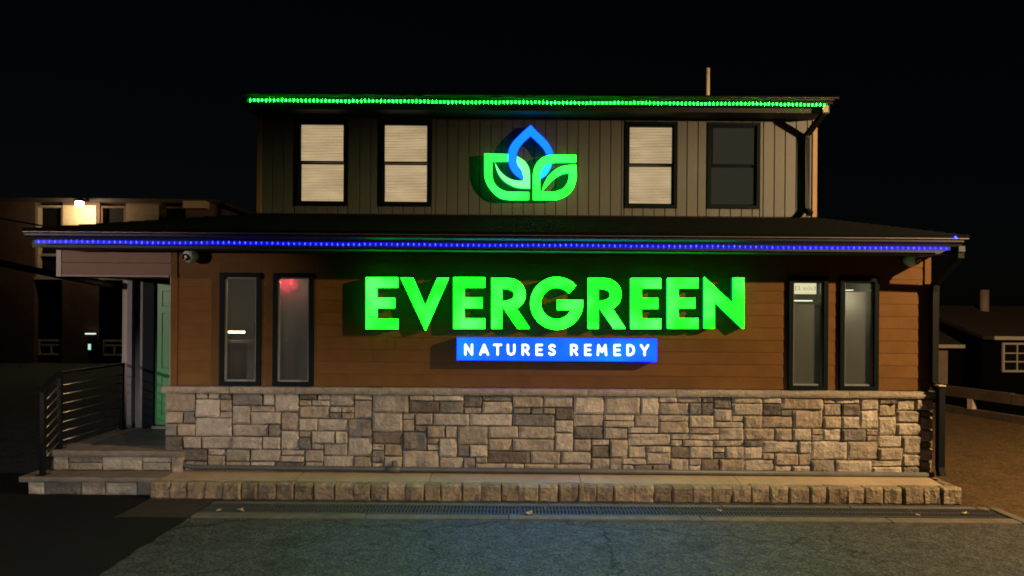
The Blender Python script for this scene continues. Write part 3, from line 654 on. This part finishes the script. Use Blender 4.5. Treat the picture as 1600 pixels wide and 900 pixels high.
# blue banner with white lettering
bn = thing('banner_sign', 'blue lit box sign reading NATURES REMEDY below the green letters', 'sign', (.65, YF, 1.75))
Yb = -.15
E_bl = emit('blue_banner_face', (0, .0024, 1), 56, (.0, .0044, 1), 2.0); M_blr = emit('blue_return', (.01, .05, .6), 1.2)
a, b = W(713.5, 528, Yb), W(1026.5, 564, Yb)
zt = (W(713.5, 528, Yb).z + W(1026.5, 528.5, Yb).z) / 2; zb = (W(713.5, 565, Yb).z + W(1026.5, 564, Yb).z) / 2
cab = obj('cabinet', B((a.x, b.x, Yb, -.026, zb, zt), bevel=.004), M_blr, bn)
obj('face', B((a.x + .008, b.x - .008, Yb - .006, Yb - .0005, zb + .008, zt - .008)), E_bl, cab)
GL = {'N': [[(0, 0), (0, 1), (.72, 0), (.72, 1)]], 'A': [[(0, 0), (.42, 1), (.84, 0)], [(.2, .27), (.64, .27)]], 'T': [[(0, 1), (.74, 1)], [(.37, 1), (.37, 0)]],
      'U': [[(0, 1), (0, .35), (.08, .1), (.35, 0), (.62, .1), (.7, .35), (.7, 1)]], 'R': [[(0, 0), (0, 1), (.35, 1), (.55, .9), (.6, .72), (.54, .53), (.35, .44), (0, .44)], [(.3, .44), (.62, 0)]],
      'E': [[(.56, 1), (0, 1), (0, 0), (.56, 0)], [(0, .5), (.5, .5)]], 'S': [[(.58, .86), (.44, .98), (.2, .98), (.05, .8), (.1, .62), (.5, .42), (.6, .24), (.48, .04), (.2, 0), (.02, .14)]],
      'M': [[(0, 0), (.08, 1), (.45, .3), (.82, 1), (.9, 0)]], 'D': [[(0, 0), (0, 1), (.3, 1), (.6, .82), (.68, .5), (.6, .18), (.3, 0), (0, 0)]], 'Y': [[(0, 1), (.38, .45), (.76, 1)], [(.38, .45), (.38, 0)]]}
E_wh = emit('white_letter', (.8, .95, 1), 2.2)
xs = [727.2, 750.5, 772.3, 793.6, 816.8, 838.6, 858, 892.6, 914.5, 934, 960.3, 980.5, 1001.5]
for chx, x0 in zip('NATURESREMEDY', xs):
    bm = bmesh.new(); q = 0; hw = 1.75 * (Yb + CAM_D) / F
    for st_ in GL[chx]:
        pts = [W(x0 + 14.3 * u, 553.6 + (x0 - 720) * .0008 * 4 - 15.0 * v, Yb) for u, v in st_]
        for p, r_ in zip(pts, pts[1:]):
            d = Vector((r_.x - p.x, r_.z - p.z)).normalized(); nn = Vector((-d.y, d.x)) * hw
            outl = []
            th = math.atan2(d.y, d.x)
            for k in range(7): t = th + math.pi / 2 + math.pi * k / 6; outl.append((p.x + hw * math.cos(t), p.z + hw * math.sin(t)))
            for k in range(7): t = th - math.pi / 2 + math.pi * k / 6; outl.append((r_.x + hw * math.cos(t), r_.z + hw * math.sin(t)))
            y_ = Yb - .0095 - q * .0002; q += 1
            f0 = [bm.verts.new((u, y_, v)) for u, v in outl]; bm.faces.new(f0)
            f1 = [bm.verts.new((u, Yb - .0066, v)) for u, v in outl]
            for k in range(14): bm.faces.new((f0[k], f0[(k + 1) % 14], f1[(k + 1) % 14], f1[k]))
    obj('letter', mesh_of(bm), E_wh, bn)
# leaf and drop emblem on the upper wall
lg = thing('emblem_sign', 'lit emblem of two green leaves and a blue drop between upper windows', 'sign', (.3, UY, 4.4))
YL = UY - .15
z4 = lambda pts: [((720 + p[0] / 5, 170 + p[1] / 5) + tuple(p[2:])) for p in pts]
E_lg1 = emit('emblem_green', (.008, 1, .022), 8, (.004, 1, .008), 2.5); E_lg2 = emit('emblem_pale_green', (.12, 1, .20), 2.2)
E_lc = emit('emblem_aqua', (.10, 1, .62), 1.6); E_lbl = emit('emblem_blue', (.001, .045, 1), 7); E_cy = emit('emblem_cyan', (.01, .62, 1), 1.4)
M_er = emit('emblem_return', (.005, .4, .05), 2.0); M_eb = emit('emblem_blue_return', (.005, .03, .45), .8)
def lpart(name, pts, mf, mr_, dy=0): return channel(name, [z4(pts)], lg, mf, mr_, YL + dy, .10)
k1 = 1
lpart('leaf_outline', [(185, 350, 1), (368, 356, 1), (368, 408, 1), (246, 410, 1), (246, 530), (275, 600), (340, 643), (400, 650, 1), (532, 652, 1), (532, 710, 1), (380, 710, 1), (300, 692), (225, 620), (190, 545), (185, 480, 1)], E_lg1, M_er)
lpart('leaf_blade', [(265, 418, 1), (310, 490), (370, 540), (430, 560), (486, 562, 1), (486, 515), (440, 440), (436, 420), (440, 370, 1), (500, 410), (535, 470), (541, 540, 1), (541, 622, 1), (430, 612), (340, 565), (290, 500)], E_lg2, M_er, .004)
lpart('leaf_outline', [(900, 360, 1), (900, 415, 1), (740, 418, 1), (670, 435), (628, 480), (618, 540, 1), (618, 648, 1), (735, 648, 1), (795, 625), (835, 575), (850, 500, 1), (795, 508), (730, 545), (675, 600), (637, 645, 1), (650, 590), (690, 520), (750, 470), (820, 445), (900, 438, 1), (905, 535, 1), (880, 620), (825, 680), (750, 710, 1), (565, 710, 1), (565, 510, 1), (580, 450), (620, 395), (680, 365), (740, 360, 1)], E_lg1, M_er)
lpart('drop', [(547, 127, 1), (600, 183), (660, 240), (700, 295), (722, 350, 1), (670, 358, 1), (645, 310), (600, 262), (546, 212, 1), (490, 262), (450, 315), (433, 380), (445, 440), (478, 490), (486, 550, 1), (475, 552, 1), (410, 500), (375, 430), (370, 345), (400, 270), (470, 195)], E_lbl, M_eb, -.006)
lpart('drop_base', [(620, 550, 1), (624, 495), (655, 445), (714, 426, 1), (700, 470), (665, 522)], E_cy, M_eb, .004)

# ------------------------------------------------------------------ small things on the building
def sec_cam(label, p, yaw):
    t = thing('security_camera', label, 'camera', p, 'security cameras under the lower eave')
    obj('mount', lathe([(.075, 0), (.075, .03), (.06, .05)], 20), M_white, t, p).rotation_euler = (R(90), 0, 0)
    bm = bmesh.new(); bmesh.ops.create_uvsphere(bm, u_segments=20, v_segments=12, radius=.10)
    q = Vector(p) + Vector((0, -.10, -.005))
    o = obj('housing', mesh_of(bm, True), M_white, t, q)
    d = Vector((math.sin(yaw) * .9, -math.cos(yaw), -.25)).normalized()
    me = lathe([(.05, 0), (.05, .02), (.043, .022), (.036, .012)], 20); me.transform(d.to_track_quat('Z', 'Y').to_matrix().to_4x4()); me.transform(Matrix.Translation(d * .084))
    obj('lens', me, M_lens, t, q)
sec_cam('white turret security camera above the left pair of windows', tuple(W(303, 400, -.028)), -.35)
sec_cam('white turret security camera under the right end of the lower eave', tuple(W(1418, 406, -.028)), .5)
pp = thing('base_conduit', 'dark grey conduit pipe along the foot of the stone wall', 'pipe', (0, -.17, .3))
pl_, pr_ = (-4.45, -.165, .315), (5.90, -.165, .282)
obj('pipe', T([(-4.60, -.13, .40), (-4.57, -.15, .335), pl_, (0, -.165, .300), pr_], .036, 10), M_pvc, pp)
xk = W(614, 720, -.16).x
obj('tee_fitting', T([(xk - .10, -.165, .304), (xk + .10, -.165, .303)], .045, 10), M_pvc, pp)
obj('riser_stub', T([(xk + .02, -.165, .31), (xk + .02, -.155, .42)], .036, 10), M_pvc, pp)
# cables from the left
def sag(a, b, s, n=14): return [Vector(a).lerp(Vector(b), k / n) - Vector((0, 0, s * 4 * (k / n) * (1 - k / n))) for k in range(n + 1)]
a, b = W(-160, 372, 1.6), W(178, 446, 1.4)
tag(obj('service_cable', T(sag(a, b, .04), .055, 8), M_cable), 'thick black service cable running under the porch beam from the left', 'cable')
a, b = W(-160, 300, 3), W(68, 353, 1.0)
tag(obj('thin_cable', T(sag(a, b, .05), .014, 6), M_cable), 'thin black cable reaching the left end of the lower roof', 'cable')
# dry leaves on the grating
def leaf(p, s, rz, label):
    bm = bmesh.new(); rr = random.Random(int(p[0] * 100)); n = 11
    c = bm.verts.new((0, 0, .018 * s / .06)); ring = []
    for k in range(n):
        r_ = s * (.55 + .45 * (k % 2)) * rr.uniform(.75, 1.1); t = 2 * math.pi * k / n
        ring.append(bm.verts.new((r_ * math.cos(t), r_ * .7 * math.sin(t), rr.uniform(.002, .4) * s)))
    for k in range(n): bm.faces.new((c, ring[k], ring[(k + 1) % n]))
    o = obj('dry_leaf', mesh_of(bm), M_leaf, None, p); o.rotation_euler = (0, 0, rz); tag(o, label, 'leaf', 'dry leaves on the drain')
def gp(x, y, z=.03):
    dx, dy = x - 800, y - HZ; d0 = -dx * math.sin(ROLL) + dy * math.cos(ROLL); D = F * (CAM_H - z) / d0
    v = W(x, y, D - CAM_D); return (v.x, v.y, z)
leaf(gp(826, 803), .085, .4, 'large pale crumpled leaf on the middle of the drain grating')
leaf(gp(342, 798), .05, 1.2, 'leftmost small pale leaf on the drain')
leaf(gp(376, 798), .075, 2.2, 'pale leaf near the left end of the drain')
leaf(gp(853, 794), .03, 2.9, 'tiny leaf at the back edge of the drain, right of the large leaf')
leaf(gp(1508, 803), .07, .2, 'curled leaf at the right end of the drain')
leaf(gp(1434, 805), .05, .9, 'flat leaf on the right part of the drain')
leaf(gp(1124, 798), .05, 1.9, 'brown leaf right of the middle of the drain')
leaf(gp(1462, 731, .01), .05, .3, 'pale leaf on the asphalt behind the right end of the kerb')

# ------------------------------------------------------------------ street lamps that light the place (behind and beside the viewer)
def street_lamp(base, head, label, energy, col, spot=None, aim=None, size=.09):
    t = thing('street_lamp', label, 'street lamp', base, 'street lamps of the parking lot')
    bx_, by_ = base[0], base[1]; h = Vector(head)
    obj('pole', T([(bx_, by_, 0), (bx_, by_, 3), (bx_, by_, h.z + .25)], [.09, .08, .05], 12), M_galv, t)
    obj('arm', T([(bx_, by_, h.z + .2), tuple(h + Vector((0, 0, .16)))], .03, 8), M_galv, t)
    hd = obj('lamp_head', lathe([(.05, .2), (.16, .16), (.2, .06), (.2, .04), (.1, .035)], 16), M_galv, t, tuple(h))
    l = lamp_light('bulb', 'SPOT' if spot else 'POINT', tuple(h), energy, col, t, size)
    if spot:
        l.data.spot_size = R(spot); l.data.spot_blend = .7
        l.rotation_euler = (Vector(aim) - h).to_track_quat('-Z', 'Y').to_euler()
    return t
lampA = Vector((11.3, -4.6, 6.25))
pa = street_lamp((12.7, -5.2, 0), tuple(lampA), 'tall sodium street lamp right of the building', 8800, (1, .65, .31), size=.075)
# unseen plate added by the lamp, slanted to keep light off the upper left
d1, d2 = Vector((3.6, 1.8, 5.76)) - lampA, Vector((-2.6, 1.8, 4.25)) - lampA; nn_ = d1.cross(d2)
if nn_.z < 0: nn_ = -nn_
nn_.normalize()
def in_plane(az): v = Vector((-math.cos(R(az)), math.sin(R(az)), 0)); v.z = -(nn_.x * v.x + nn_.y * v.y) / nn_.z; return lampA + v.normalized() * .7
bm = bmesh.new(); e0, e1 = in_plane(41), in_plane(6); th_ = (e0 - e1).normalized().cross(nn_) * .012
vv = [bm.verts.new(p) for p in (e0, e1, e1 + nn_ * .3, e0 + nn_ * .3, e0 + th_, e1 + th_, e1 + nn_ * .3 + th_, e0 + nn_ * .3 + th_)]
for f in ((0, 1, 2, 3), (4, 5, 6, 7), (0, 1, 5, 4), (1, 2, 6, 5), (2, 3, 7, 6), (3, 0, 4, 7)): bm.faces.new([vv[i] for i in f])
obj('added_blocker', mesh_of(bm), M_galv, pa)
pl = street_lamp((-4.4, -14.4, 0), (-4.0, -13.6, 4.2), 'floodlight pole with an added hood behind the viewer', 2500, (1, .91, .82), spot=66, aim=(-3.0, 0, .4), size=.025)
def added_visor(t, h, aim, drop):  # unseen plates added to cut the lamp's light off above
    """added hood: its front lip hangs `drop` below the bulb half a metre ahead and cuts the light off above"""
    me = B((-.6, .6, .50, .515, -drop, .2), (-.6, .6, -.1, .499, .22, .235))
    me.transform(Matrix.Rotation(math.atan2(-(aim[0] - h[0]), aim[1] - h[1]), 4, 'Z')); obj('added_visor', me, M_galv, t, h)
added_visor(pl, (-4.0, -13.6, 4.2), (-4.0, 0, 0), .088)
pc_ = street_lamp((-15, -10.4, 0), (-13.8, -9.6, 3.8), 'narrow spotlight pole at the left of the lot', 2800, (1, .80, .70), spot=20, aim=(-5.5, .1, 2.4), size=.02)
added_visor(pc_, (-13.8, -9.6, 3.8), (-5.5, .1, 2.2), .004)

# ------------------------------------------------------------------ left background building
lb = thing('brick_building', 'dark two storey brick building with wall lamp behind on the left', 'building', (-19, 20, 0))
BY = 20
zb_ = lambda y, x=120: W(x, y, BY).z
xb_ = lambda x, y=450: W(x, y, BY).x
ztop = zb_(316)
bays = [(xb_(54), xb_(97)), (xb_(155), xb_(195)), (xb_(250), xb_(292)), (xb_(-48), xb_(-8))]
piers = sorted(bays)
ed = [-40] + [v for b_ in piers for v in b_] + [xb_(333, 320)]
bx = []
for i in range(0, len(ed), 2): bx.append((ed[i], ed[i + 1], BY, BY + .4, -.3, ztop))
bx += [(-40, ed[-1], BY + .4, BY + 9, -.3, ztop - .1)]
lw = obj('wall', B(*bx), M_brick, lb)
obj('coping', B((-40.1, ed[-1] + .3, BY - .25, BY + 9, ztop + .001, ztop + .14)), mat('far_coping', (.05, .035, .025), .9), lb)
for (a, b) in piers:
    wdw = obj('window', B((a + .02, b - .02, BY + .33, BY + .395, zb_(433), zb_(322))), M_dark, lb); wdw['label'] = 'tall dark upper window in its recess'
    obj('frame', B(*frame_ring(a + .01, b - .01, zb_(434), zb_(321), .09, BY + .05, BY + .32), (a + .1, b - .1, BY + .2, BY + .3, zb_(400), zb_(396))), mat('far_frame', (.38, .30, .2), .8, var=.2) if a < -19 and a > -24 else M_brick, wdw)
    obj('sill', B((a, b, BY - .03, BY + .3, zb_(437), zb_(434) - .005)), M_trimW, wdw)
    obj('spandrel', B((a + .005, b - .005, BY + .25, BY + .396, zb_(530), zb_(437) - .005)), M_hwall, lb)
    w2 = obj('window', B((a + .05, b - .05, BY + .3, BY + .39, zb_(556), zb_(531))), M_dark, lb)
    mid = (a + b) / 2; zz0, zz1 = zb_(556), zb_(531); zq = zz0 + (zz1 - zz0) * .6
    obj('frame', B(*frame_ring(a + .03, b - .03, zz0, zz1, .08, BY + .2, BY + .299), (a + .11, b - .11, BY + .2, BY + .29, zq, zq + .07), (mid - .04, mid + .04, BY + .2, BY + .289, zz0 + .08, zq)), M_trimW, w2)
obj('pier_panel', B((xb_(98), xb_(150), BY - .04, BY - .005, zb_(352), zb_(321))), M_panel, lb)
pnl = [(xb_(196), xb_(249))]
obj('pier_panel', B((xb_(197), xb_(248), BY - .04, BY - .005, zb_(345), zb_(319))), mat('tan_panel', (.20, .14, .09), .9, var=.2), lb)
obj('roof_block', B((xb_(296, 320), xb_(331, 320), BY - .6, BY - .26, zb_(328, 310), zb_(317, 310))), M_panel, lb)
wl = thing('wall_lamp', 'bright warm wall lamp at the top of the brick building', 'lamp', tuple(W(124, 318, BY - .8)))
q = W(124, 318, BY - .8)
obj('bracket', B((q.x - .05, q.x + .05, BY - .85, BY - .001, q.z + .17, q.z + .23)), M_black, wl)
obj('shade', lathe([(.25, .10), (.2, .17), (.06, .22)], 16), M_black, wl, tuple(q))
obj('bulb', lathe([(.03, -.14), (.12, -.10), (.16, -.03), (.16, .06), (.1, .09)], 16), emit('lamp_bulb', (1, .9, .72), 40), wl, tuple(q))
lamp_light('light', 'POINT', (q.x, BY - 1.0, q.z - .25), 150, (1, .74, .42), wl, .1)
ent = thing('entry_box', 'small lit intercom box on the brick building beside a low window', 'intercom', tuple(W(146, 545, BY - .1)))
obj('case', B((xb_(141), xb_(152), BY - .15, BY - .002, zb_(556), zb_(520))), M_black, ent)
obj('lamp', B((xb_(140), xb_(154), BY - .3, BY - .151, zb_(522), zb_(520))), emit('cool_tube', (.9, 1, .9), 1.0), ent)
obj('screen', B((xb_(142), xb_(146), BY - .17, BY - .151, zb_(546), zb_(537))), emit('green_screen', (.5, 1, .7), .9), ent)

# ------------------------------------------------------------------ right background: guard rail and house
gr = thing('timber_guard_rail', 'weathered timber guard rail along the right edge of the alley', 'guard rail', (11.3, 7, 0))
A_, Bq = Vector((13.1, 1.5, 0)), Vector((9.4, 13.0, 0)); dv = (Bq - A_).normalized(); nv = Vector((-dv.y, dv.x, 0))
def beam_between(p, q, th, z0, z1, name, m, parent):
    bm = bmesh.new(); n2 = Vector((-(q - p).normalized().y, (q - p).normalized().x, 0)) * th / 2
    v = [bm.verts.new((c.x, c.y, z)) for z in (z0, z1) for c in (p - n2, q - n2, q + n2, p + n2)]
    for f in ((0, 1, 2, 3), (4, 5, 6, 7), (0, 1, 5, 4), (1, 2, 6, 5), (2, 3, 7, 6), (3, 0, 4, 7)): bm.faces.new([v[i] for i in f])
    obj(name, mesh_of(bm), m, parent)
L_ = (Bq - A_).length; nseg = 5
for k in range(nseg):
    p, q = A_ + dv * (L_ * k / nseg + .01), A_ + dv * (L_ * (k + 1) / nseg - .01)
    beam_between(p - nv * 0, q, .14, .42, .66 + random.uniform(-.01, .01), 'rail_beam', M_wood, gr)
    beam_between(p, q, .22, -.05, .17, 'kerb_timber', M_wood, gr)
k = .6
while k < L_:
    p = A_ + dv * k; beam_between(p - dv * .07, p + dv * .07, .13, .171, .419, 'post', M_trimW, gr); k += 1.75
hs = thing('dark_house', 'low dark house with brown shingle roof beyond the guard rail', 'house', (17, 14, -1.9))
HY = 13.8
xh = lambda x, Y=HY: W(x, 540, Y).x
zh = lambda y, x=1540, Y=HY: W(x, y, Y).z
x0, x1 = xh(1535), 27
obj('wall', B((x0, x1, HY, HY + 8, -2, zh(529))), M_hwall, hs)
obj('side_wing_wall', B((12.5, x0 - .002, HY + 1.0, HY + 7.5, -2, W(1490, 541, HY + 1).z)), M_hwall, hs)
obj('wing_panel', B((W(1440, 560, HY + .9).x, W(1481, 560, HY + .9).x, HY + .9, HY + .995, W(1460, 600, HY + .9).z, W(1460, 542, HY + .9).z)), mat('house_panel', (.24, .19, .14), .85, var=.2, vscale=3), hs)
def roof_gable(name, x0, x1, ye, yr, ze, zr, yb, m):
    bm = bmesh.new(); P = [(ye, ze), (yr, zr), (yb, ze), (yb, ze - .12), (yr, zr - .15), (ye, ze - .12)]
    a = [bm.verts.new((x0, p[0], p[1])) for p in P]; b = [bm.verts.new((x1, p[0], p[1])) for p in P]
    for q in range(6): bm.faces.new((a[q], a[(q + 1) % 6], b[(q + 1) % 6], b[q]))
    bm.faces.new(a); bm.faces.new(b); return obj(name, mesh_of(bm), m, hs)
ze = W(1570, 525, HY - .4).z; zr = W(1560, 478, HY + 4).z
r1 = roof_gable('roof', xh(1535) - .25, x1 + .4, HY - .4, HY + 4, ze, zr, HY + 8.4, M_shing2)
obj('eave_board', B((xh(1540), x1 + .4, HY - .44, HY - .402, ze - .13, ze - .01)), M_trimW, r1)
ze2 = W(1490, 538, HY + .5).z
r2 = roof_gable('wing_roof', 11.8, xh(1520), HY + .5, HY + 4.2, ze2, zr - .12, HY + 8, M_shing2)
obj('eave_board', B((11.8, xh(1522), HY + .46, HY + .498, ze2 - .13, ze2 - .01)), M_trimW, r2)
pc = W(1538, 480, HY + 3.2)
obj('chimney', T([(pc.x, HY + 3.2, ze + .3), (pc.x, HY + 3.2, W(1538, 453, HY + 3.2).z)], .16, 12), mat('flue', (.27, .22, .17), .8, var=.3), r1)
pv = W(1471, 500, HY + 2.5)
obj('vent_pipe', T([(pv.x, HY + 2.5, ze2 + .3), (pv.x, HY + 2.5, W(1471, 498, HY + 2.5).z)], .03, 8), M_trimW, r2)
hx0, hx1, hz0, hz1 = xh(1565), xh(1566) + 1.0, zh(581), zh(535)
hw_ = obj('window', B(*frame_ring(hx0, hx1, hz0, hz1, .07, HY - .06, HY + .02)), M_trimW, hs)
cw_, rh_ = (hx1 - hx0 - .14) / 2, (hz1 - hz0 - .14) / 3
obj('muntin', B((hx0 + .07 + cw_ - .02, hx0 + .07 + cw_ + .02, HY - .05, HY + .01, hz0 + .07, hz1 - .07)), M_trimW, hw_)
for r in (1, 2): obj('muntin', B((hx0 + .07, hx0 + .07 + cw_ - .021, HY - .05, HY + .01, hz0 + .07 + rh_ * r - .02, hz0 + .07 + rh_ * r + .02), (hx0 + .07 + cw_ + .021, hx1 - .07, HY - .05, HY + .01, hz0 + .07 + rh_ * r - .02, hz0 + .07 + rh_ * r + .02)), M_trimW, hw_)
for c in range(2):
    for r in range(3):
        obj('pane', B((hx0 + .07 + c * cw_ + .022 * c, hx0 + .07 + (c + 1) * cw_ - .022 * (1 - c), HY - .03, HY - .02, hz0 + .07 + rh_ * r + .021, hz0 + .07 + rh_ * (r + 1) - .021)), M_dark, hw_)
print('objects', len(bpy.data.objects))
